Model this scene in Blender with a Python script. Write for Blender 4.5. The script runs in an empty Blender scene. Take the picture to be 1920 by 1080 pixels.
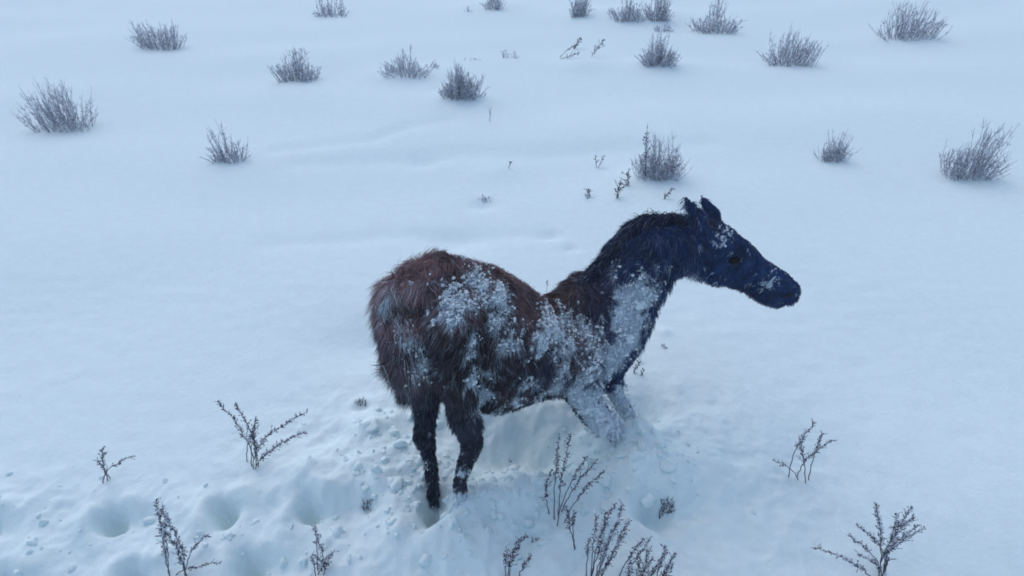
import bpy, math, random
import numpy as np
from mathutils import Vector, noise, kdtree
from mathutils.bvhtree import BVHTree

random.seed(7); rng = np.random.default_rng(11)
R = math.radians
S = bpy.context.scene
COL = S.collection

# ------------------------------------------------------------------ camera, sky, sun
CAM_H, PITCH, F = 1.85, R(36), 1107.0           # metres, down tilt, focal length in photo pixels
cam = bpy.data.cameras.new('camera'); camo = bpy.data.objects.new('camera', cam); COL.objects.link(camo)
camo.location = (0, 0, CAM_H); camo.rotation_euler = (R(90) - PITCH, 0, 0)
cam.sensor_width = 36; cam.lens = 36 * F / 1920; cam.clip_start = .02; cam.clip_end = 3000
S.camera = camo
SUN_EL, SUN_AZ = 58, 330                        # azimuth the light comes from, clockwise from +Y
w = bpy.data.worlds.new('World'); S.world = w; w.use_nodes = True
nt = w.node_tree; bg = nt.nodes['Background']
sky = nt.nodes.new('ShaderNodeTexSky'); sky.sky_type = 'NISHITA'; sky.sun_disc = False
sky.sun_elevation = R(SUN_EL); sky.sun_rotation = R(SUN_AZ); sky.air_density = 1.0; sky.dust_density = 1.5; sky.ozone_density = 1.0
nt.links.new(sky.outputs[0], bg.inputs[0]); bg.inputs[1].default_value = .15
sl = bpy.data.lights.new('sun', 'SUN'); sl.energy = .5; sl.angle = R(110); sl.color = (1, .97, .93)
so = bpy.data.objects.new('sun', sl); COL.objects.link(so); so.location = (-3, 4, 6)
so.rotation_euler = (R(90 - SUN_EL), 0, R(180 - SUN_AZ))
S.view_settings.view_transform = 'Standard'; S.view_settings.look = 'None'
S.view_settings.exposure = .25; S.view_settings.gamma = 1
S.cycles.filter_width = 1.8
S.cycles.volume_bounces = 1; S.cycles.max_bounces = 6; S.cycles.diffuse_bounces = 4

# ------------------------------------------------------------------ helpers
def depth_of(Y, py):
    a = PITCH + math.atan((py - 540) / F)
    return Y * math.cos(PITCH) + Y * math.tan(a) * math.sin(PITCH)
def at(px, py, Y):
    """point standing at distance Y in front of the camera, seen at photo pixel px, py"""
    a = PITCH + math.atan((py - 540) / F)
    return Vector(((px - 960) / F * depth_of(Y, py), Y, CAM_H - Y * math.tan(a)))
def rad(r, Y, py): return r / F * depth_of(Y, py)
def ray(px, py):
    v = Vector(((px - 960) / F, 0, 0)) + Vector((0, math.cos(PITCH), -math.sin(PITCH))) - Vector((0, math.sin(PITCH), math.cos(PITCH))) * ((py - 540) / F)
    return v.normalized()
def sstep(a, b, x):
    t = np.clip((x - a) / (b - a), 0, 1); return t * t * (3 - 2 * t)

def mesh_from(name, V, Fs, mat, parent=None, smooth=True, col=None):
    me = bpy.data.meshes.new(name); V = np.asarray(V, dtype=np.float32)
    if isinstance(Fs, np.ndarray):
        me.vertices.add(len(V)); me.vertices.foreach_set('co', V.ravel())
        n, k = Fs.shape
        me.loops.add(n * k); me.loops.foreach_set('vertex_index', Fs.astype(np.int32).ravel())
        me.polygons.add(n); me.polygons.foreach_set('loop_start', np.arange(0, n * k, k, dtype=np.int32))
        me.update(calc_edges=True)
    else:
        me.from_pydata(V.tolist(), [], Fs)
    me.polygons.foreach_set('use_smooth', [smooth] * len(me.polygons))
    if col is not None:
        at_ = me.color_attributes.new('Col', 'FLOAT_COLOR', 'POINT')
        c = np.ones((len(V), 4), dtype=np.float32); c[:, :3] = col
        at_.data.foreach_set('color', c.ravel())
    me.materials.append(mat)
    o = bpy.data.objects.new(name, me); COL.objects.link(o)
    if parent is not None: o.parent = parent
    return o
def tag(o, label=None, cat=None, group=None, kind=None):
    if label: o['label'] = label
    if cat: o['category'] = cat
    if group: o['group'] = group
    if kind: o['kind'] = kind
    return o
def empty(name, loc):
    o = bpy.data.objects.new(name, None); COL.objects.link(o); o.location = loc; o.empty_display_size = .05
    return o

def mat(name, color=(.5, .5, .5), rough=.8, attr=False, bump=0, bscale=60, var=0, sheen=0, spec=.3, sss=0):
    m = bpy.data.materials.new(name); m.use_nodes = True; n = m.node_tree.nodes; l = m.node_tree.links
    b = n['Principled BSDF']; b.inputs['Base Color'].default_value = (*color, 1); b.inputs['Roughness'].default_value = rough
    b.inputs['Specular IOR Level'].default_value = spec
    if sheen: b.inputs['Sheen Weight'].default_value = sheen; b.inputs['Sheen Roughness'].default_value = .4
    tc = n.new('ShaderNodeTexCoord')
    if attr:
        a = n.new('ShaderNodeAttribute'); a.attribute_name = 'Col'; l.new(a.outputs['Color'], b.inputs['Base Color'])
    elif var:
        t = n.new('ShaderNodeTexNoise'); t.inputs['Scale'].default_value = bscale * .4; t.inputs['Detail'].default_value = 5
        l.new(tc.outputs['Object'], t.inputs['Vector'])
        r = n.new('ShaderNodeValToRGB'); l.new(t.outputs[0], r.inputs[0])
        r.color_ramp.elements[0].position = .35; r.color_ramp.elements[1].position = .65
        r.color_ramp.elements[0].color = (*[c * (1 - var) for c in color], 1); r.color_ramp.elements[1].color = (*[min(1, c * (1 + var)) for c in color], 1)
        l.new(r.outputs[0], b.inputs['Base Color'])
    if bump:
        t = n.new('ShaderNodeTexNoise'); t.inputs['Scale'].default_value = bscale; t.inputs['Detail'].default_value = 6
        l.new(tc.outputs['Object'], t.inputs['Vector'])
        t.inputs['Roughness'].default_value = .68; bp = n.new('ShaderNodeBump'); bp.inputs['Strength'].default_value = bump; bp.inputs['Distance'].default_value = .01
        l.new(t.outputs[0], bp.inputs['Height']); l.new(bp.outputs[0], b.inputs['Normal'])
    return m

M_SNOW = mat('snow', (.72, .85, .86), .9, bump=.5, bscale=55, var=.02, spec=.15)
M_CRUST = mat('snow_crust', (.74, .82, .86), .9, bump=.5, bscale=220, spec=.2)
M_SKIN = mat('hide', attr=True, rough=.85, spec=.2)
M_FUR = mat('fur', attr=True, rough=.75, spec=.2)
M_HOOF = mat('hoof', (.012, .012, .015), .6, spec=.1)
M_EYE = mat('eye', (.006, .006, .008), .15, spec=.06)
M_TWIG_HAZED = mat('frosted_hazed_stem', (.36, .38, .45), .95, var=.35, bscale=40)  # far stems: frost, with distance haze also put into the pale colour
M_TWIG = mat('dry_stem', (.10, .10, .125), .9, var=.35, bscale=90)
M_SEED = mat('dry_seed', (.07, .072, .10), .95, var=.4, bscale=200)
M_FROST = mat('frost', (.72, .77, .84), .9, bump=.4, bscale=300)

# ------------------------------------------------------------------ snow ground
def g(x, y, cx, cy, rx, ry): return np.exp(-((x - cx) / rx) ** 2 - ((y - cy) / ry) ** 2)
def groove(x, y, pts, wd):
    """distance field to a polyline -> 0..1"""
    best = np.full(x.shape, 1e9)
    for (ax, ay), (bx, by) in zip(pts[:-1], pts[1:]):
        dx, dy = bx - ax, by - ay; t = np.clip(((x - ax) * dx + (y - ay) * dy) / (dx * dx + dy * dy), 0, 1)
        best = np.minimum(best, np.hypot(x - ax - t * dx, y - ay - t * dy))
    return np.exp(-(best / wd) ** 2)
def gp(px, py, z=0.0):
    """ground point seen at a photo pixel"""
    a = PITCH + math.atan((py - 540) / F); Y = (CAM_H - z) / math.tan(a)
    return ((px - 960) / F * depth_of(Y, py), Y)
ADD = []   # (sign*height, cx, cy, rx, ry)
def dent(px, py, h, rx, ry, z=0): c = gp(px, py, z); ADD.append((h, c[0], c[1], rx, ry))
dent(1000, 825, -.16, .30, .13); dent(1000, 925, .05, .3, .07)                   # hollow under the belly
dent(1190, 868, .12, .15, .13, .08)               # heap by the forelegs
dent(1165, 822, .11, .10, .06, .05); dent(1196, 800, .08, .05, .05, .05); dent(1110, 800, .06, .05, .04, .05); dent(1135, 815, .05, .03, .03, .05); dent(1215, 830, .05, .06, .05, .05)
dent(1226, 966, -.14, .075, .045)                  # dark hole lower right
dent(1205, 765, -.07, .09, .09)                   # shaded dip beyond the forelegs
dent(812, 955, -.15, .034, .05); dent(795, 990, -.04, .03, .03)                  # hole round the sunk hind leg
dent(815, 930, -.06, .08, .06)
dent(872, 925, .03, .06, .03)
dent(735, 870, .05, .12, .12); dent(700, 800, .05, .10, .12); dent(700, 640, -.05, .25, .18)
dent(690, 950, -.035, .05, .03); dent(678, 765, -.03, .04, .03)
dent(930, 940, .05, .14, .07); dent(880, 1020, .035, .12, .08); dent(1010, 925, .03, .1, .05)
dent(1000, 1005, -.03, .05, .03); dent(1080, 1000, .03, .1, .07); dent(1140, 935, -.05, .04, .035)
dent(760, 1010, .04, .12, .09); dent(1300, 890, .07, .2, .12); dent(600, 900, .06, .2, .12)
for px, py, h, r_ in [(795, 300, -.03, .12), (905, 380, -.03, .1), (865, 188, .05, .3), (765, 140, .06, .45), (1230, 335, .05, .25), (1235, 125, .06, .4), (1090, 125, .05, .25), (1035, 440, -.025, .07), (1070, 465, -.02, .05), (930, 320, .02, .2), (1175, 35, .12, .8), (930, 14, .08, .5), (850,450,-.03,.2)]:
    dent(px, py, h, r_, r_ * .6)
HOLES = [gp(random.uniform(660, 1260), random.uniform(600, 1075)) + (random.uniform(-.018, .02), random.uniform(.02, .06)) for _ in range(70)]
for k, (tx, ty) in enumerate([(-.70, 1.2), (-.86, 1.02), (-1.0, 1.2), (-1.22, .98), (-1.38, 1.17), (-1.62, .95), (-1.8, 1.14), (-2.1, .95), (-2.3, 1.12), (-2.6, .9), (-2.8, 1.1)]):
    q = .75 + .5 * ((k * 7) % 5) / 5; ADD += [(-.10 * q, tx, ty, .036, .034 * q), (-.05, tx - .03 * q, ty + .03, .03, .04), (.035, tx - .08, ty - .01, .04, .06), (.03 * q, tx + .04, ty + .08, .06, .04), (-.02, tx + .08, ty, .12, .05)]
GR = [([gp(520, 280), gp(640, 268), gp(700, 262), gp(770, 238), gp(850, 225)], .08, -.022),
      ([gp(560, 306), gp(760, 296), gp(880, 285), gp(1000, 288), gp(1190, 280), gp(1330, 270)], .12, -.020),
      ([gp(500, 452), gp(640, 445), gp(760, 436), gp(900, 440), gp(1010, 436)], .08, -.013)]
def smooth_noise(x, y, sc, off):
    return np.array([noise.noise(Vector((a * sc, b * sc, off))) for a, b in zip(x.ravel(), y.ravel())]).reshape(x.shape)
def height(x, y, fine=True):
    x = np.atleast_1d(np.asarray(x, float)); y = np.atleast_1d(np.asarray(y, float))
    h = .02 * smooth_noise(x, y * 1.6, .9, 1.3) + .35 * smooth_noise(x, y, .06, 4.2) * sstep(6, 30, np.hypot(x, y))
    h += .05 * smooth_noise(x, y * 2, .45, 9.) * sstep(1.5, 4, y)
    near = np.maximum(np.exp(-(np.hypot((x - .05) / 1.1, (y - 1.3) / .6)) ** 4), .7 * sstep(.2, -.4, x) * np.exp(-((y - 1.07) / .28) ** 4))
    h += near * (.028 * smooth_noise(x, y, 5.5, 2.) + .014 * smooth_noise(x, y, 13, 5.) + .006 * smooth_noise(x, y, 34, 7.) + .042 * (.3 - np.abs(smooth_noise(x, y, 4.2, 21.))) + .028 * (.3 - np.abs(smooth_noise(x, y, 9.5, 25.))) + .013 * (.3 - np.abs(smooth_noise(x, y, 24, 29.))))
    h += (.25 + .75 * sstep(.6, 0, y - 2.5)) * .004 * smooth_noise(x, y * 1.8, 7, 3.)
    for a, cx, cy, rx, ry in ADD: h += a * g(x, y, cx, cy, rx, ry)
    h -= .10 * sstep(1.3, .5, y)
    for cx, cy, a, r_ in HOLES: h += a * g(x, y, cx, cy, r_, r_)
    for pts, wd, a in GR: h += a * groove(x, y, pts, wd)
    return h
def axis(lo, hi, step, far, k=1.12):
    mid = list(np.arange(lo, hi, step)); a = []; d = step; p = hi
    while p < far: a.append(p); p += d; d *= k
    a.append(far); b = []; d = step; p = lo - step
    while p > -far: b.append(p); d *= k; p -= d
    b.append(-far); return np.array(b[::-1] + mid + a)
xs = axis(-2.2, 1.4, .0085, 600); ys = axis(.55, 2.4, .0085, 600, 1.035)
X, Y = np.meshgrid(xs, ys); Z = height(X, Y)
nx, ny = len(xs), len(ys); idx = np.arange(nx * ny).reshape(ny, nx)
FQ = np.stack([idx[:-1, :-1], idx[:-1, 1:], idx[1:, 1:], idx[1:, :-1]], -1).reshape(-1, 4)
ground = mesh_from('snow_ground', np.stack([X, Y, Z], -1).reshape(-1, 3), FQ, M_SNOW)
tag(ground, kind='structure')
BV_G = BVHTree.FromObject(ground, bpy.context.evaluated_depsgraph_get())
def gz(x, y):
    h = BV_G.ray_cast(Vector((x, y, 5)), Vector((0, 0, -1))); return h[0].z if h[0] else 0
def ghit(px, py):
    h = BV_G.ray_cast(Vector((0, 0, CAM_H)), ray(px, py)); return h[0]

# ------------------------------------------------------------------ blowing snow haze
hz = bpy.data.materials.new('haze'); hz.use_nodes = True; hn = hz.node_tree; hn.nodes.clear()
ho = hn.nodes.new('ShaderNodeOutputMaterial'); hv = hn.nodes.new('ShaderNodeVolumePrincipled'); hn.links.new(hv.outputs[0], ho.inputs['Volume'])
hv.inputs['Color'].default_value = (.93, .97, .99, 1); hv.inputs['Density'].default_value = .006; hv.inputs['Anisotropy'].default_value = .2
hb = [(x, y, z) for x in (-640, 640) for y in (-640, 640) for z in (-6, 3.2)]
haze = mesh_from('haze', hb, [(0, 1, 3, 2), (4, 6, 7, 5), (0, 4, 5, 1), (2, 3, 7, 6), (0, 2, 6, 4), (1, 5, 7, 3)], hz, smooth=False)
tag(haze, kind='stuff')

# ------------------------------------------------------------------ foal
ico_cache = {}
def ico(sub):
    if sub not in ico_cache:
        import bmesh
        bm = bmesh.new(); bmesh.ops.create_icosphere(bm, subdivisions=sub, radius=1)
        V = np.array([v.co[:] for v in bm.verts]); Fa = np.array([[v.index for v in f.verts] for f in bm.faces]); bm.free()
        ico_cache[sub] = (V, Fa)
    return ico_cache[sub]
BV_, BF_ = [], []; nb = 0
def blob(c, r, sc=(1, 1, 1)):
    global nb
    V, Fa = ico(3); BV_.append(V * r * np.array(sc) + np.array(c)); BF_.append(Fa + nb); nb += len(V)
def chain(pts, sc=(1, 1, 1)):
    P = [(at(p[0], p[1], p[2]), rad(p[3], p[2], p[1])) for p in pts]
    for (a, ra), (b, rb) in zip(P[:-1], P[1:]):
        n = max(2, int((b - a).length / (min(ra, rb) * .18)))
        for i in range(n + 1):
            t = i / n; s = t * t * (3 - 2 * t) * .5 + t * .5
            blob(a.lerp(b, t), ra * (1 - s) + rb * s, sc)
# torso, from rump to breast
chain([(780, 590, 1.42, 62), (825, 572, 1.47, 84), (885, 590, 1.50, 92), (935, 622, 1.53, 92), (985, 655, 1.57, 86), (1040, 655, 1.63, 86), (1098, 635, 1.68, 86)])
chain([(800, 540, 1.40, 48), (838, 530, 1.44, 44), (900, 545, 1.50, 46), (955, 575, 1.55, 48), (1000, 612, 1.60, 46), (1050, 600, 1.66, 46), (1105, 565, 1.70, 48)])
chain([(890, 690, 1.46, 62), (930, 705, 1.49, 66), (985, 695, 1.53, 62), (1040, 685, 1.57, 52), (1090, 680, 1.62, 46)])
# rump, both haunches
chain([(778, 590, 1.38, 58), (770, 650, 1.35, 44), (785, 705, 1.36, 30)])
chain([(742, 556, 1.38, 27), (790, 530, 1.39, 34)])
chain([(845, 590, 1.37, 60), (852, 650, 1.33, 44), (856, 700, 1.31, 35), (864, 745, 1.31, 26), (872, 785, 1.31, 21), (884, 822, 1.31, 21), (886, 838, 1.30, 18), (874, 866, 1.27, 14), (865, 892, 1.25, 10), (862, 908, 1.24, 11), (868, 950, 1.22, 11)])
chain([(805, 640, 1.42, 50), (804, 700, 1.39, 29), (801, 755, 1.38, 15), (799, 790, 1.38, 15), (796, 815, 1.37, 17), (804, 848, 1.35, 12), (810, 885, 1.33, 10), (813, 920, 1.31, 10), (813, 950, 1.29, 11), (812, 985, 1.275, 13), (812, 985, 1.28, 14)])
chain([(812, 512, 1.42, 30), (838, 506, 1.44, 26), (862, 512, 1.45, 24)])
chain([(905, 560, 1.44, 34), (880, 555, 1.43, 32)])
chain([(1075, 575, 1.68, 40), (1100, 552, 1.70, 38)])
# neck and head
chain([(1098, 630, 1.68, 80), (1135, 580, 1.71, 68), (1172, 525, 1.75, 58), (1212, 472, 1.78, 58), (1256, 462, 1.80, 53), (1310, 458, 1.83, 44)])
chain([(1150, 660, 1.64, 36), (1178, 600, 1.67, 40), (1205, 545, 1.71, 34), (1245, 490, 1.76, 32)])
chain([(1305, 452, 1.83, 42), (1345, 458, 1.84, 40), (1372, 474, 1.84, 34), (1408, 500, 1.84, 27), (1436, 519, 1.84, 25), (1458, 534, 1.84, 27), (1474, 546, 1.84, 25)])
chain([(1318, 486, 1.83, 38), (1348, 503, 1.83, 33), (1368, 512, 1.83, 24), (1405, 533, 1.84, 17), (1442, 558, 1.84, 17), (1456, 566, 1.84, 14)])
chain([(1352, 450, 1.80, 14), (1380, 468, 1.80, 9), (1410, 490, 1.81, 6)])
chain([(1352, 450, 1.88, 14), (1380, 468, 1.88, 9), (1410, 490, 1.87, 6)])
for dY, dx in ((-.05, -7), (.055, 9)):
    chain([(1326 + dx * 2, 425, 1.83 + dY, 13), (1320 + dx * 2, 402, 1.83 + dY * 1.2, 15), (1306 + dx * 2, 383, 1.83 + dY * 1.3, 11), (1296 + dx * 2, 366, 1.83 + dY * 1.35, 3)], (1, .55, 1))
# forelegs, sunk and folded in the snow
chain([(1095, 660, 1.60, 62), (1090, 715, 1.56, 42), (1098, 752, 1.53, 29), (1112, 774, 1.52, 25), (1132, 792, 1.49, 27), (1150, 806, 1.47, 19), (1170, 830, 1.48, 15)])
chain([(1140, 660, 1.66, 42), (1144, 705, 1.65, 22), (1158, 742, 1.63, 14), (1174, 772, 1.62, 15), (1192, 802, 1.60, 11), (1212, 850, 1.57, 12)])
bm_ = bpy.data.meshes.new('tmp'); Vv = np.concatenate(BV_); Ff = np.concatenate(BF_)
tmp = mesh_from('tmp', Vv, Ff, M_SKIN)
rm = tmp.modifiers.new('r', 'REMESH'); rm.mode = 'VOXEL'; rm.voxel_size = .0085
sm = tmp.modifiers.new('s', 'SMOOTH'); sm.iterations = 10; sm.factor = .6
ev = tmp.evaluated_get(bpy.context.evaluated_depsgraph_get()); me = ev.to_mesh()
V = np.array([v.co[:] for v in me.vertices]); NRM = np.array([v.normal[:] for v in me.vertices])
Fb = np.empty(len(me.polygons) * 4, dtype=np.int32)
quads = [list(p.vertices) for p in me.polygons]
ev.to_mesh_clear(); bpy.data.objects.remove(tmp)
def vnoise(P, sc, off=0.): return np.array([noise.noise(Vector((p[0] * sc + off, p[1] * sc, p[2] * sc))) for p in P])
# gaunt surface: ribs, hollows
axisdir = (at(1040, 655, 1.63) - at(885, 590, 1.50)).normalized(); A = np.array(axisdir)
s = (V - np.array(at(885, 590, 1.5))) @ A
heavy_v = np.exp(-(np.hypot(V[:, 0] - at(1130, 780, 1.53).x, (V[:, 2] - .2)) / .13) ** 2)
ribzone = sstep(.12, .2, s) * (1 - sstep(.42, .5, s)) * sstep(.3, .4, V[:, 2]) 
V = V + NRM * (ribzone * .004 * np.sin(s * 2 * math.pi / .042) + .006 * vnoise(V, 14))[:, None] + NRM * (heavy_v * (.012 * vnoise(V, 22, 6.) + .006 * vnoise(V, 60, 2.)))[:, None]
quads_t = np.array([q for q in quads if len(q) == 4], dtype=np.int32)
tris_x = [q for q in quads if len(q) == 3]
TR = np.concatenate([quads_t[:, [0, 1, 2]], quads_t[:, [0, 2, 3]]] + ([np.array(tris_x)] if tris_x else []))
BV_B = BVHTree.FromPolygons([tuple(v) for v in V], [tuple(t) for t in TR])
# snow caught in the coat: patches where a sight line meets the hide
PATCH = []
for px, py, r_, s_ in [(742, 565, 34, 1.0), (735, 600, 22, .6), (730, 640, 16, .6), (768, 628, 24, 1.0), (790, 650, 14, .7), (800, 672, 28, 1.15), (775, 530, 18, .4), (750, 700, 30, .55), (775, 735, 26, .5),
        (850, 560, 40, .95), (895, 535, 42, 1.), (935, 555, 36, .95), (838, 590, 28, .9), (925, 600, 30, .95), (955, 635, 34, .85), (885, 635, 14, .9), (880, 660, 12, .9), (887, 700, 24, 1.3), (908, 692, 18, 1.3), (890, 740, 30, 1.3), (884, 660, 12, 1.2), (882, 625, 11, 1.2), (918, 690, 12, .9), (900, 780, 26, .6),
        (1005, 640, 30, .85), (1030, 608, 42, 1.), (1065, 600, 34, .95), (1055, 645, 34, .9), (1100, 625, 40, .75), (1120, 660, 36, .8), (1052, 690, 26, .85), (1045, 720, 30, .85), (990, 715, 26, .8), (965, 745, 24, .75), (1010, 740, 28, .7), (1080, 725, 34, 1.), (1105, 700, 34, .95), (940, 765, 24, .6),
        (1165, 570, 24, .6), (1190, 560, 36, 1.2), (1205, 545, 34, 1.), (1180, 600, 36, 1.3), (1170, 640, 34, 1.3), (1150, 670, 30, 1.2), (1205, 520, 22, .7), (1145, 690, 24, 1.1), (1100, 750, 36, 1.3), (1135, 790, 36, 1.4), (1160, 812, 34, 1.4), (1165, 750, 30, 1.4), (1185, 790, 34, 1.4), (1240, 490, 18, .5), (1160, 500, 16, .45),
        (812, 962, 16, 1.1), (800, 870, 12, .6), (870, 890, 16, .5), (806, 905, 9, .6), (868, 940, 20, 1.1)]:
    h = BV_B.ray_cast(Vector((0, 0, CAM_H)), ray(px, py))
    if h[0] is not None: PATCH.append((np.array(h[0]), r_ / F * depth_of(h[0].y, py), s_))
for p, r_, s_ in [(at(1440, 530, 1.8), .035, .6), (at(1290, 505, 1.8), .06, .7), (at(1350, 440, 1.8), .04, .5)]: PATCH.append((np.array(p), r_, s_))
def heavy(P):
    m = np.zeros(len(P))
    for c, q, s_ in PATCH:
        if s_ > 1.05: m = np.maximum(m, np.exp(-.6 * ((P - c) ** 2).sum(1) / (q * q)))
    return m
def snow_amt(P):
    m = np.zeros(len(P))
    for c, r_, s_ in PATCH: m = np.maximum(m, s_ * np.exp(-.75 * ((P - c) ** 2).sum(1) / (r_ * r_)))
    return m + .5 * vnoise(P, 40, 3.) + .6 * vnoise(P, 95, 8.) + .25 * vnoise(P, 210, 5.) - .07
PX = V[:, 0]
def coat_colour(P, Nn):
    """russet along the top of rump and back, black brown sides, blue black legs, dark neck with blue sky sheen put into its colour"""
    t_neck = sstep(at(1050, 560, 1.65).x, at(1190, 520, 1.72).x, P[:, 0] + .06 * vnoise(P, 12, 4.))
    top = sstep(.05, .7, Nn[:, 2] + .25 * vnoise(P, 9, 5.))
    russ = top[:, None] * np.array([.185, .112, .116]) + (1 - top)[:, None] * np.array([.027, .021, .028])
    leg = 1 - sstep(.42, .58, P[:, 2])
    rumpL = sstep(at(870, 600, 1.4).x, at(760, 600, 1.4).x, P[:, 0])
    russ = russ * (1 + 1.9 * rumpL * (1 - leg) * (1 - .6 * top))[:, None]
    dark = np.array([.008, .014, .036]); navy_sheen = np.array([.014, .040, .122])  # the neck tint holds blue sky sheen and colour cast over a dark coat
    hindleg = leg * (P[:, 0] < at(905, 800, 1.3).x)
    nearleg = hindleg * sstep(at(828, 760, 1.33).x, at(842, 760, 1.33).x, P[:, 0])
    c = russ * (1 - hindleg)[:, None] + dark * (hindleg - nearleg)[:, None] + np.array([.030, .034, .058]) * nearleg[:, None]
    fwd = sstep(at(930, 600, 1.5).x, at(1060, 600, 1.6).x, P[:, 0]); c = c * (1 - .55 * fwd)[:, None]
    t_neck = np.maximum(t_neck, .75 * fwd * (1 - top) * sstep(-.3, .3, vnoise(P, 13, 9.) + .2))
    c = c * (1 - t_neck)[:, None] + navy_sheen * t_neck[:, None]
    return c * (1 + .6 * vnoise(P, 30, 1.) + .3 * vnoise(P, 9, 6.))[:, None]
SNOWC = np.array([.60, .69, .76])
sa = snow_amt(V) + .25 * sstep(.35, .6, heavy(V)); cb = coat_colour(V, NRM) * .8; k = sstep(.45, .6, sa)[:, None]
foal = empty('foal', (-.02, 1.4, 0.))
tag(foal, 'gaunt shaggy foal with snow caked on its dark coat, floundering in deep snow', 'foal')
inv = np.array(foal.location)
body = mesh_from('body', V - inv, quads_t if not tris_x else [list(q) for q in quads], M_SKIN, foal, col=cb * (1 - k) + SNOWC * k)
# fur
def tri_sample(n, Vx, T, weight=None):
    a, b, c = Vx[T[:, 0]], Vx[T[:, 1]], Vx[T[:, 2]]
    ar = np.linalg.norm(np.cross(b - a, c - a), axis=1)
    if weight is not None: ar = ar * weight
    i = rng.choice(len(T), n, p=ar / ar.sum()); u, v = rng.random(n), rng.random(n); f = u + v > 1; u[f] = 1 - u[f]; v[f] = 1 - v[f]
    P = a[i] + (b[i] - a[i]) * u[:, None] + (c[i] - a[i]) * v[:, None]
    Nn = np.cross(b[i] - a[i], c[i] - a[i]); Nn /= np.linalg.norm(Nn, axis=1)[:, None] + 1e-9
    return P, Nn
def unit(a): return a / (np.linalg.norm(a, axis=1)[:, None] + 1e-9)
def strands(P, N0, D, L, Wd, up=.35, droop=.3, clump=.5, nclump=4000, seg=3):
    """ribbons from roots P, leaning from normal N0 to comb direction D"""
    n = len(P); pts = [P]; 
    for j in range(1, seg + 1):
        t = j / seg
        d = N0 * up * (t - .35 * t * t) + D * (t ** 1.25)
        pts.append(P + d * L[:, None] + np.array([0, 0, -1]) * (droop * L * t * t)[:, None])
    if clump:
        ci = rng.choice(n, min(nclump, n), replace=False); kd = kdtree.KDTree(len(ci))
        for q, i in enumerate(ci): kd.insert(P[i], q)
        kd.balance(); near = np.array([ci[kd.find(p)[1]] for p in P])
        for j in range(1, seg + 1):
            t = j / seg; pts[j] = pts[j] + (pts[j][near] - pts[j]) * (clump * t)
    side = unit(np.cross(unit(pts[-1] - P), unit(rng.normal(size=(n, 3)))))
    vs = []
    for j in range(seg):
        wj = (Wd * (1 - .75 * j / seg))[:, None]; vs += [pts[j] - side * wj / 2, pts[j] + side * wj / 2]
    vs.append(pts[seg]); VV = np.stack(vs, 1); m = VV.shape[1]; base = (np.arange(n) * m)[:, None]
    fs = []
    for j in range(seg - 1):
        a = 2 * j; fs += [base + np.array([a, a + 1, a + 3]), base + np.array([a, a + 3, a + 2])]
    a = 2 * (seg - 1); fs.append(base + np.array([a, a + 1, a + 2]))
    return VV.reshape(-1, 3), np.concatenate(fs), m
cen = V[TR].mean(1)
wgt = .35 + .65 * (V[TR][:, :, 0].mean(1) < .5)
NS = 260000
P, Nn = tri_sample(NS, V, TR, wgt)
z = P[:, 2]; headx = sstep(at(1290, 450, 1.8).x, at(1340, 450, 1.8).x, P[:, 0])
legm = 1 - sstep(.28, .42, z)
eyep = at(1366, 468, 1.84); nosep = at(1470, 540, 1.84)
bare = sstep(.035, .018, np.minimum(np.hypot(P[:, 0] - eyep.x, P[:, 2] - eyep.z), np.hypot(P[:, 0] - nosep.x, P[:, 2] - nosep.z) + .008))
L = .034 * (1 - .9 * bare) * (1 - .62 * legm) * (1 - .7 * headx) * (.6 + .8 * rng.random(NS)) * (1 + .5 * vnoise(P, 7, 2.))
rl = sstep(at(850, 600, 1.4).x, at(740, 600, 1.4).x, P[:, 0]) * (1 - legm * .6); L *= 1 + .55 * rl
comb = unit(-A * .35 + np.array([0, 0, -1.]) + .35 * rng.normal(size=(NS, 3)) + 1.2 * np.stack([vnoise(P, 17, 1.), vnoise(P, 17, 7.), vnoise(P, 17, 13.)], 1))
comb = unit(comb - Nn * ((comb * Nn).sum(1))[:, None] * .9)
sa = snow_amt(P) + .25 * sstep(.35, .6, heavy(P)); k = sstep(.40, .58, sa + .10 * rng.normal(size=NS))
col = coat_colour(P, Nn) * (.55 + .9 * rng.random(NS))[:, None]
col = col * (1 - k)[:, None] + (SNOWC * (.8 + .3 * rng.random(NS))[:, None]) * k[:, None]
frosty = (rng.random(NS) < .13 * (1 - headx)); col[frosty] = col[frosty] * .6 + np.array([.3, .33, .4]) * .4
hv_ = sstep(.35, .6, heavy(P)); L *= 1 - .35 * k - .35 * hv_
FV, FF, m = strands(P, Nn, comb, L, np.full(NS, .0018) * (.6 + .8 * rng.random(NS)), up=.62 + .5 * rng.random((NS, 1)), droop=.25, clump=.55, nclump=16000)
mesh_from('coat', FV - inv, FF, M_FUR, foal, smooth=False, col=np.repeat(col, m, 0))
# mane: along the crest
def on_line(pts, n):
    q = [np.array(at(*p)) for p in pts]; t = rng.random(n) * (len(q) - 1); i = t.astype(int); f = (t - i)[:, None]
    Q = np.array(q); return Q[i] * (1 - f) + Q[i + 1] * f
n = 9000; P = on_line([(1085, 535, 1.68), (1122, 502, 1.73), (1165, 462, 1.77), (1190, 424, 1.78), (1215, 412, 1.79), (1256, 408, 1.81), (1300, 414, 1.83), (1335, 424, 1.84)], n) + rng.normal(size=(n, 3)) * .008
D = unit(np.array([-.45, -.55, -.25]) + .35 * rng.normal(size=(n, 3)))
Nn = unit(np.array([-.3, 0, 1.]) + .25 * rng.normal(size=(n, 3)))
L = .055 * (.5 + .8 * rng.random(n)) * sstep(0, .1, P[:, 0] - at(1075, 535, 1.68).x)
FV, FF, m = strands(P, Nn, D, L, np.full(n, .003), up=.7, droop=.5, clump=.6, nclump=260)
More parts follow.
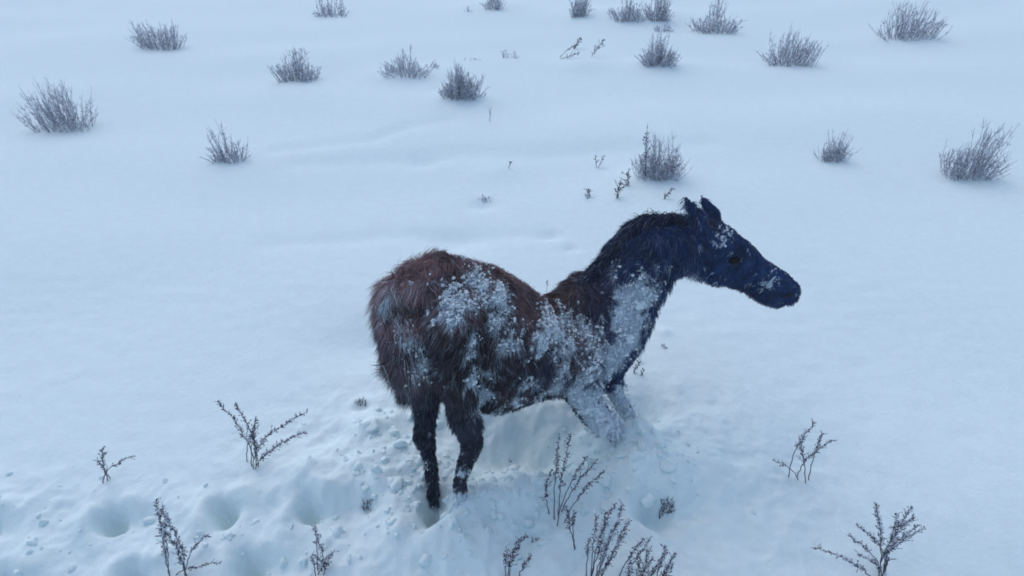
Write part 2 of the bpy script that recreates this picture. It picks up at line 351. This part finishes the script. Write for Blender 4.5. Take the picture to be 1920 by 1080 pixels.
col = np.array([.016, .026, .062]) * (.5 + rng.random(n))[:, None]; fr = rng.random(n) < .08; col[fr] = [.25, .3, .38]
mesh_from('mane', FV - inv, FF, M_FUR, foal, smooth=False, col=np.repeat(col, m, 0))
# tail: short fluffy, hanging over the left haunch
n = 14000; P = on_line([(760, 570, 1.335), (758, 605, 1.31), (764, 645, 1.30), (774, 685, 1.30)], n) + rng.normal(size=(n, 3)) * np.array([.02, .015, .015])
D = unit(np.array([.12, -.03, -1.]) + .22 * rng.normal(size=(n, 3)))
Nn = unit(np.array([-.6, -.8, .1]) + .4 * rng.normal(size=(n, 3)))
L = .075 * (.5 + .8 * rng.random(n))
FV, FF, m = strands(P, Nn, D, L, np.full(n, .003), up=.12, droop=.3, clump=.6, nclump=500)
Q = np.array([BV_B.find_nearest(Vector(p))[0][:] for p in P + D * L[:, None] * .6]); sa = snow_amt(Q); k = sstep(.42, .6, sa + .1 * rng.normal(size=n))[:, None]
tail_snow = (P + D * L[:, None] * (.3 + .6 * rng.random((n, 1))) + Nn * .006)[sa > .55]
col = (np.array([.095, .062, .070]) * (.5 + rng.random(n))[:, None]) * (1 - k) + SNOWC * k * .8
fr = rng.random(n) < .06; col[fr] = [.20, .21, .26]
mesh_from('tail', FV - inv, FF, M_FUR, foal, smooth=False, col=np.repeat(col, m, 0))
# snow crumbs frozen into the coat
def crumbs(P, r, name, parent, origin, mt=M_CRUST):
    V0, F0 = ico(1); n = len(P); sc = rng.uniform(.45, 1.7, (n, 1, 3)); jit = 1 + rng.normal(size=(n, len(V0), 1)) * .3
    VV = V0[None] * sc * jit * r[:, None, None] + P[:, None, :]; FA = (F0[None] + (np.arange(n) * len(V0))[:, None, None]).reshape(-1, 3)
    return mesh_from(name, VV.reshape(-1, 3) - np.array(origin), FA, mt, parent, smooth=False)
P, Nn = tri_sample(330000, V, TR, wgt); sa = snow_amt(P); base = sstep(.3, .6, heavy(P))
sel = (sa > .58) & (rng.random(len(P)) < np.clip((sa - .5) * 2.2, .2, 1) * (1 - .9 * base)); P, Nn = P[sel], Nn[sel]
n = min(60000, len(P)); P, Nn = P[:n], Nn[:n]
r_ = (.0010 + .0029 * rng.random(n) ** 3.0)
P = P + Nn * (.006 + .012 * rng.random(n))[:, None]; P = np.concatenate([P, tail_snow]); r_ = np.concatenate([r_, .001 + .003 * rng.random(len(tail_snow)) ** 3])
crust = crumbs(P, r_, 'snow_crust', foal, inv)
print('foal crumbs', n, 'verts', len(V))
# lumps of snow caked round the forelegs and breast
LP = []
for a, b, q, m_ in [((1080, 745), (1150, 806), 26, 46), ((1150, 720), (1192, 800), 10, 22), ((1225, 530), (1155, 680), 18, 26), ((880, 700), (900, 750), 12, 16), ((800, 668), (806, 680), 12, 7), ((735, 560), (760, 552), 12, 8)]:
    for _ in range(m_):
        t = random.random(); h = BV_B.ray_cast(Vector((0, 0, CAM_H)), ray(a[0] + (b[0] - a[0]) * t + random.gauss(0, q * .6), a[1] + (b[1] - a[1]) * t + random.gauss(0, q * .5)))
        if h[0] is not None: LP.append((*h[0], .0035 + .011 * random.random() ** 2.2 * (1 if q > 14 else .6)))
LP = np.array(LP); V0, F0 = ico(3); n = len(LP); dirs = rng.normal(size=(n, 5, 3)); bump_ = 1 + .16 * np.sin(np.einsum('vk,njk->nvj', V0, dirs) * 2.2).sum(2)
VV = V0[None] * bump_[:, :, None] * rng.uniform(.7, 1.5, (n, 1, 3)) * LP[:, None, 3:4] + LP[:, None, :3]
cake = mesh_from('snow_crust', VV.reshape(-1, 3) - inv, (F0[None] + (np.arange(n) * len(V0))[:, None, None]).reshape(-1, 3), M_CRUST, foal)
import bmesh
bmj = bmesh.new(); bmj.from_mesh(crust.data); bmj.from_mesh(cake.data); bmj.to_mesh(crust.data); bmj.free(); bpy.data.objects.remove(cake)
# eyes and nostrils
for s_ in (-1, 1):
    c = at(1366, 468, 1.84); c = Vector((c.x, c.y + s_ * .062, c.z))
    h = BV_B.ray_cast(Vector((c.x, c.y + s_ * .3, c.z)), Vector((0, -s_, 0)))
    if h[0]:
        V0, F0 = ico(3); mesh_from('eye', V0 * .019 * np.array([1.1, .7, .9]) + np.array(h[0]) + np.array([0, s_ * .002, 0]) - inv, F0, M_EYE, foal)
    c = at(1470, 540, 1.84); h = BV_B.ray_cast(Vector((c.x, c.y + s_ * .3, c.z)), Vector((0, -s_, 0)))
    if h[0]:
        V0, F0 = ico(3); mesh_from('nostril', V0 * .010 * np.array([1.2, .45, .8]) + np.array([0, s_ * .002, 0]) + np.array(h[0]) - inv, F0, M_HOOF, foal)
# hooves at the ends of the sunk legs
for p in [(866, 975, 1.23), (812, 1000, 1.28), (1197, 862, 1.47), (1220, 866, 1.57)]:
    V0, F0 = ico(2); c = np.array(at(*p)); VV = V0 * np.array([.028, .032, .024]); VV[:, :2] *= (1 + .35 * -V0[:, 2:3]).clip(.8, 1.35); VV[:, 2] = VV[:, 2].clip(-.016, 1)
    mesh_from('hoof', VV + c - inv, F0, M_HOOF, foal)

# loose snow kicked up round the legs
cl = []
for _ in range(700):
    px, py = random.choice([(815, 930), (870, 900), (1150, 830), (1000, 880), (950, 960), (1190, 900), (740, 850)]); x, y = gp(px, py)
    x += random.gauss(0, .13); y += random.gauss(0, .09); r_ = .0015 + .007 * random.random() ** 4; cl.append((x, y, gz(x, y) + r_ * .2, r_))
for _ in range(240):
    px, py = random.choice([(815, 960), (740, 880), (1150, 850), (1000, 930), (950, 980), (1190, 900), (720, 800), (1120, 900)]); x, y = gp(px, py)
    x += random.gauss(0, .12); y += random.gauss(0, .09); r_ = .006 + .014 * random.random() ** 2; cl.append((x, y, gz(x, y) - r_ * .15, r_))
for _ in range(160):
    x = random.uniform(-2.6, -.4); y = random.gauss(1.06, .15); r_ = .003 + .014 * random.random() ** 3; cl.append((x, y, gz(x, y), r_))
cl = np.array(cl); V0, F0 = ico(3); n = len(cl); dirs = rng.normal(size=(n, 5, 3))
bm3 = 1 + .13 * np.sin(np.einsum('vk,njk->nvj', V0, dirs) * 2.4).sum(2)
VV = V0[None] * bm3[:, :, None] * rng.uniform(.7, 1.5, (n, 1, 3)) * cl[:, None, 3:4] + cl[:, None, :3]
o = mesh_from('loose_snow', VV.reshape(-1, 3), (F0[None] + (np.arange(n) * len(V0))[:, None, None]).reshape(-1, 3), M_SNOW); tag(o, kind='stuff')

# ------------------------------------------------------------------ plants
class Tube:
    def __init__(s): s.V, s.F, s.M = [], [], {}
    def tube(s, pts, r0, r1, k=4):
        n = len(pts); b0 = len(s.V)
        for i, p in enumerate(pts):
            d = (pts[min(i + 1, n - 1)] - pts[max(i - 1, 0)]).normalized(); a = d.orthogonal().normalized(); b = d.cross(a); r = r0 + (r1 - r0) * i / (n - 1)
            for j in range(k):
                t = 2 * math.pi * j / k; s.V.append(p + (a * math.cos(t) + b * math.sin(t)) * r)
        for i in range(n - 1):
            for j in range(k):
                s.F.append((b0 + i * k + j, b0 + i * k + (j + 1) % k, b0 + (i + 1) * k + (j + 1) % k, b0 + (i + 1) * k + j))
    def lump(s, c, r, m=0):
        b0 = len(s.V)
        if m: s.M[len(s.F)] = m
        V0, F0 = ico(1); q = [random.uniform(.6, 1.4) for _ in range(3)]
        for v in V0: s.V.append(Vector((c.x + v[0] * r * q[0], c.y + v[1] * r * q[1], c.z + v[2] * r * q[2])) + Vector([random.gauss(0, r * .12) for _ in range(3)]))
        s.F += [tuple(int(i) + b0 for i in f) for f in F0]
    def build(s, name, mt, parent, org):
        if not s.V: return None
        o = bpy.data.meshes.new(name); o.from_pydata([tuple(v - org) for v in s.V], [], s.F); [o.materials.append(q) for q in (mt if isinstance(mt, list) else [mt])]
        for f0 in s.M:
            for q in range(f0, f0 + 20): o.polygons[q].material_index = 1
        o.polygons.foreach_set('use_smooth', [True] * len(o.polygons))
        ob = bpy.data.objects.new(name, o); COL.objects.link(ob); ob.parent = parent; return ob
def bez(a, b, c, n):
    return [a * (1 - t) ** 2 + b * 2 * t * (1 - t) + c * t * t for t in [i / n for i in range(n + 1)]]
def rv(s): return Vector((random.gauss(0, s), random.gauss(0, s), random.gauss(0, s)))

def weed(label, stalks, group, cat='weed', rt=.0021, seed=.0052, name='dry_weed', dens=1.25, frost=.3):
    """stalks: (base px, base py, tip px, tip py, bend px, share of the stalk that carries seeds)"""
    b = stalks[0]; org = ghit(b[0], min(b[1], 1200)); root = empty(name, org); tag(root, label, cat, group)
    for bx, by, tx, ty, bend, sh in stalks:
        B = ghit(bx, by); T = at(tx, ty, B.y + random.uniform(-.015, .03)); mid = (B + T) / 2 + Vector((bend / F * depth_of(B.y, by), 0, 0)); B = B - Vector((0, 0, .03))
        Ln = (T - B).length; n = 14; pts = bez(B, mid, T, n); pts = [p + rv(.0016) if 0 < i < n else p for i, p in enumerate(pts)]
        st = Tube(); st.tube(pts, rt, rt * .45, 5); sd = Tube()
        nt_ = int(Ln * sh * 330 * dens)
        for q in range(nt_):
            t = 1 - sh + sh * (q + random.random()) / nt_; i = min(n - 1, int(t * n)); p = pts[i].lerp(pts[i + 1], t * n - i); d = (pts[i + 1] - pts[i]).normalized()
            side = rv(1); side = (side - d * side.dot(d)).normalized(); ln = seed * random.uniform(1.2, 3.8) * (1.25 - .7 * t) * (2.2 if random.random() < .16 else 1)
            e = p + (d * .9 + side * .8).normalized() * ln
            st.tube([p, e], rt * .4, rt * .25, 3)
            for _ in range(random.randint(1, 3) + int(ln / seed / 1.6)):
                f = random.uniform(.3, 1); c = p.lerp(e, f) + rv(seed * .15)
                if random.random() < frost: sd.lump(c + Vector((0, 0, seed * .25)), seed * random.uniform(.22, .5), 1)
                else: sd.lump(c, seed * random.uniform(.2, .42))
        so_ = st.build('stalk', M_TWIG, root, org)
        sd.build('seed_head', [M_SEED, M_FROST], so_, Vector(org))
    return root
def shrub(label, px, py, wpx, hpx, group, n=120, spikes=0, cat='shrub', name='snowy_shrub', frost=.7, lean=0, spread=1.0):
    C = ghit(px, py); sc = depth_of(C.y, py) / F; W, H = wpx * sc, hpx * sc / math.cos(PITCH - .12)
    tw = Tube()
    r0 = max(.0013, .55 * sc)
    for i in range(n):
        u = random.uniform(-1, 1); a = random.uniform(-1, 1)
        bx = C.x + u * W * .38; by = C.y + a * W * .22; B = Vector((bx, by, gz(bx, by) - .02))
        hh = H * (1 - .55 * abs(u) ** 1.6) * random.uniform(.45, 1.05)
        if spikes: hh *= .55 + .55 * (math.sin(u * spikes + px) > .1)
        B += Vector((random.gauss(0, .06) * W, 0, 0)); hh *= 1 + .3 * math.sin(u * 5 + px)
        T = B + Vector((u * W * .16 * spread + random.gauss(0, .13) * H + lean * hh + random.gauss(0, .06) * H, a * W * .1 + random.gauss(0, .05) * H, hh + .02)); pts = bez(B, (B + T) / 2 + rv(.09 * H), T, 5)
        tw.tube(pts, r0, r0 * .5, 3)
        for q in range(5):
            t = random.uniform(.3, 1); j = min(4, int(t * 5)); p = pts[j]; e = p + (Vector((random.gauss(0, .5), random.gauss(0, .5), 1)).normalized()) * hh * random.uniform(.08, .22)
            tw.tube([p, e], r0 * .7, r0 * .4, 3)
            if random.random() < frost: tw.lump(e, r0 * random.uniform(.9, 2.2), 1)
            elif random.random() < .5: tw.lump(e, r0 * random.uniform(.9, 1.8))
    o = tw.build(name, [M_TWIG_HAZED if C.y > 2.2 else M_TWIG, M_FROST], None, C); o.location = C; tag(o, label, cat, group); return o  # distant shrubs get the stem colour lightened for haze

G1 = 'frosted shrubs on the far snow'; G2 = 'small dry twigs poking from the snow'; G3 = 'dry seeded weeds in the foreground snow'
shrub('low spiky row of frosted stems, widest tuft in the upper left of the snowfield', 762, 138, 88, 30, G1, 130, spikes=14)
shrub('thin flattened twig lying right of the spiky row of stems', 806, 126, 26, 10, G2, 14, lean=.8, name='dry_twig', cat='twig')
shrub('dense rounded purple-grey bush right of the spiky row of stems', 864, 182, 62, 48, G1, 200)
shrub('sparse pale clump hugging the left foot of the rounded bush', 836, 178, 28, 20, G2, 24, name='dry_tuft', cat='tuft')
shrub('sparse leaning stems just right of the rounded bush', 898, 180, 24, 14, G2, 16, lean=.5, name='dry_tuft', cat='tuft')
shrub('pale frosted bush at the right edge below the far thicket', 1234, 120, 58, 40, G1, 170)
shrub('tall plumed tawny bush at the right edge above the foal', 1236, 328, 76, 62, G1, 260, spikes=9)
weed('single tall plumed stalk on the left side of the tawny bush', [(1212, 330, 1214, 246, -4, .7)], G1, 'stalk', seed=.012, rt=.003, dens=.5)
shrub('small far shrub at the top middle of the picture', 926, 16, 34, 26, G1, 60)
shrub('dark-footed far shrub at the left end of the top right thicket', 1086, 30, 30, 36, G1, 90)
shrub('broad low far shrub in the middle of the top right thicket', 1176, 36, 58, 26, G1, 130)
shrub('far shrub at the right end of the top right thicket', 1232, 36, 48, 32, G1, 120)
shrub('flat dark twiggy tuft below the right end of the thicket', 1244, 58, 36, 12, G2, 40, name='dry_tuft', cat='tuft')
shrub('tiny faint twig left of the top middle shrub', 878, 22, 12, 9, G2, 8, name='dry_twig', cat='twig')
weed('arched dark twig bowed over the snow left of two leaning stalks', [(1040, 112, 1086, 100, -4, .5), (1046, 108, 1082, 82, -6, .5)], G2, 'twig', seed=.014, rt=.004, dens=.35, name='dry_twig')
weed('short upright plumed stalk above the arched twig', [(1076, 92, 1088, 72, 0, .9)], G2, 'stalk', seed=.018, rt=.004, dens=.5)
weed('straight stalk leaning right beside the arched twig', [(1106, 106, 1132, 76, 0, .8)], G2, 'stalk', seed=.016, rt=.004, dens=.4)
weed('low curved twig flat on snow under the arched twig', [(1058, 124, 1100, 124, 0, .2)], G2, 'twig', seed=.008, rt=.004, dens=.2, name='dry_twig')
shrub('two thin faint stems above centre of the upper snowfield', 947, 108, 10, 18, G2, 8, name='dry_twig', cat='twig')
shrub('small faint stem pair right of the two thin stems', 965, 108, 12, 12, G2, 7, name='dry_twig', cat='twig')
shrub('thin dark stick lying flat between the rounded bush and the thin stems', 884, 112, 28, 4, G2, 10, lean=1.5, name='dry_twig', cat='twig')
weed('lone thin twig standing below the rounded bush', [(918, 228, 920, 204, 0, .5)], G2, 'twig', seed=.008, rt=.003, dens=.4, name='dry_twig')
weed('tiny hooked twig in the middle of the snowfield', [(952, 316, 957, 304, 0, .5)], G2, 'twig', seed=.009, rt=.003, dens=.5, name='dry_twig')
weed('small forked twig left of the tawny bush', [(1120, 315, 1116, 292, 0, .6), (1120, 315, 1132, 292, 0, .6)], G2, 'twig', seed=.008, rt=.0025, dens=.5, name='dry_twig')
weed('short stub, leftmost of three stubs above the foal neck', [(1106, 370, 1103, 354, 0, .9)], G2, 'stub', seed=.012, rt=.004, dens=.8, name='dry_twig')
weed('slanted knobbly stub, middle of three stubs above the foal neck', [(1156, 370, 1164, 342, 0, .9)], G2, 'stub', seed=.012, rt=.004, dens=.7, name='dry_twig')
weed('upright stub, rightmost of three stubs above the foal neck', [(1180, 348, 1176, 324, 0, .9)], G2, 'stub', seed=.011, rt=.004, dens=.7, name='dry_twig')
weed('dark slanted stick at the right edge under the tawny bush', [(1240, 374, 1262, 354, 0, .7)], G2, 'stick', seed=.009, rt=.005, dens=.7, name='dry_twig')
shrub('low dark twiggy clump nearly buried in mid snowfield above the rump', 908, 376, 24, 9, G2, 22, frost=.3, name='dry_tuft', cat='tuft')
weed('thin bare stem rising behind the dip of the foal back', [(1024, 580, 1026, 526, 0, .2)], G2, 'stem', seed=.004, rt=.0016, name='dry_twig')
weed('short seeded sprig leaning right beyond the forelegs', [(1184, 702, 1201, 676, 0, .8)], G2, 'sprig', seed=.006, rt=.0018, name='dry_twig')
weed('tiny sprig just right of the seeded sprig beyond the forelegs', [(1202, 706, 1207, 692, 0, .8)], G2, 'sprig', seed=.005, rt=.0015, name='dry_twig')
weed('small twig lying level at the right edge beyond the chest', [(1262, 654, 1242, 648, 0, .5)], G2, 'twig', seed=.005, rt=.0018, name='dry_twig')
shrub('dark knot of buried grass at the left edge beside the hind legs', 678, 756, 18, 10, G2, 30, frost=.15, name='grass_tuft', cat='grass tuft')
shrub('dark buried grass tip low on the left edge in trampled snow', 688, 950, 20, 12, G2, 26, frost=.3, name='grass_tuft', cat='grass tuft')
shrub('dark tuft on the rim of the hollow at the lower right edge', 1250, 954, 26, 14, G2, 60, frost=.15, name='grass_tuft', cat='grass tuft')
shrub('tiny dark speck of grass in the hollow under the belly', 957, 864, 6, 4, G2, 8, frost=0, name='grass_tuft', cat='grass tuft')

weed('tallest airy weed with five spreading seeded stalks in front of the belly', [
    (1040, 975, 1050, 814, -8, .5), (1046, 985, 1070, 812, -10, .55), (1050, 960, 1116, 866, -14, .55), (1056, 980, 1132, 884, -20, .5), (1044, 968, 1100, 856, -12, .4)], G3, dens=1.0)
weed('small curved seeded weed just left of the tallest weed', [(1038, 968, 1034, 880, -24, .6)], G3)
weed('short drooping seeded weed below the tallest weed', [(1082, 1030, 1062, 950, -4, .5), (1080, 1028, 1078, 960, -8, .4)], G3)
weed('bushy frosted weed with crowded heads at the lower right', [
    (1108, 1085, 1152, 946, -14, .5), (1112, 1090, 1168, 944, 4, .45), (1116, 1092, 1172, 1000, 0, .4), (1110, 1088, 1120, 965, -6, .45), (1118, 1090, 1140, 1020, 0, .4), (1102, 1085, 1104, 1010, -4, .4), (1114, 1088, 1160, 975, -10, .6), (1106, 1085, 1136, 960, 6, .6), (1112, 1092, 1156, 1040, -6, .6), (1120, 1092, 1180, 975, -2, .35)], G3, frost=.5)
weed('dark drooping weed with a snow-capped head at the bottom centre', [
    (955, 1088, 988, 1004, -26, .65), (960, 1090, 975, 1012, -20, .6), (950, 1086, 952, 1030, -6, .5), (962, 1092, 996, 1040, 0, .5)], G3, seed=.0055, dens=1.3, frost=.3)
weed('leaning weed between the bushy weed and the bottom right corner', [(1160, 1080, 1206, 1010, -8, .5), (1172, 1090, 1216, 1012, -6, .45)], G3)
weed('low sprawling weed in the bottom right corner', [
    (1186, 1096, 1226, 1046, -6, .6), (1200, 1096, 1250, 1040, -4, .6), (1190, 1098, 1200, 1050, 0, .5), (1215, 1100, 1262, 1060, 0, .6), (1176, 1096, 1182, 1052, 0, .6), (1230, 1102, 1266, 1036, 0, .6), (1196, 1098, 1216, 1030, 6, .7), (1210, 1100, 1236, 1062, -8, .7), (1222, 1100, 1248, 1022, 4, .5), (1240, 1102, 1258, 1050, -4, .7)], G3, frost=.45)
shrub('small dark twig knot right of the drooping weed head', 1004, 1012, 12, 7, G2, 14, frost=.5, name='dry_tuft', cat='tuft')

# the snowfield goes on to both sides
G4 = 'scattered shrubs beyond the sides of the view'
for px, py, wd, h_, n_, lb in [(560, 150, 70, 44, 130, 'wide frosted shrub far left on the snowfield'), (300, 90, 90, 40, 130, 'low broad shrub near the far left top corner'),
        (430, 300, 60, 50, 110, 'frosted bush on the left snowfield level with the tawny bush'), (120, 240, 110, 70, 160, 'large rounded bush at the far left side'),
        (1340, 60, 80, 44, 130, 'far shrub just right of the top right thicket'), (1480, 120, 90, 50, 140, 'broad shrub beyond the foal head in the upper right'),
        (1700, 70, 110, 50, 140, 'long low shrub in the far top right corner'), (1810, 330, 90, 80, 170, 'large plumed bush at the far right side'),
        (1560, 300, 50, 44, 100, 'small dense bush up the slope from the foal head'), (620, 30, 60, 26, 80, 'tiny far shrub on the skyward edge left of centre')]:
    shrub(lb, px, py, wd, h_, G4, n_, spikes=random.choice([0, 8]))
def wild(label, px, py, n, hpx, **kw):
    st = []
    for k in range(n):
        a = random.gauss(0, .42); L_ = hpx * random.uniform(.45, 1.1); bx = px + random.gauss(0, 9); by = py + random.gauss(0, 5)
        st.append((bx, by, bx + L_ * math.sin(a), by - L_ * math.cos(a) * random.uniform(.7, 1), -L_ * math.sin(a) * random.uniform(.1, .9) + random.gauss(0, 6), random.uniform(.3, .75)))
    weed(label, st, G3, **kw)
wild('tangled seeded weed standing left of the hind legs', 470, 870, 7, 150)
wild('sparse two-stalk seeded weed far down the left side', 200, 900, 3, 110)
wild('seeded weed below the foal muzzle on the right', 1500, 900, 5, 130, frost=.4)
wild('thick frosted weed low in the right foreground', 1660, 1075, 10, 150, frost=.55)
wild('frosted weed low in the left foreground', 330, 1080, 6, 170, frost=.5)
wild('short weed clump low between the left foreground weed and the hind legs', 600, 1075, 6, 90, frost=.4)
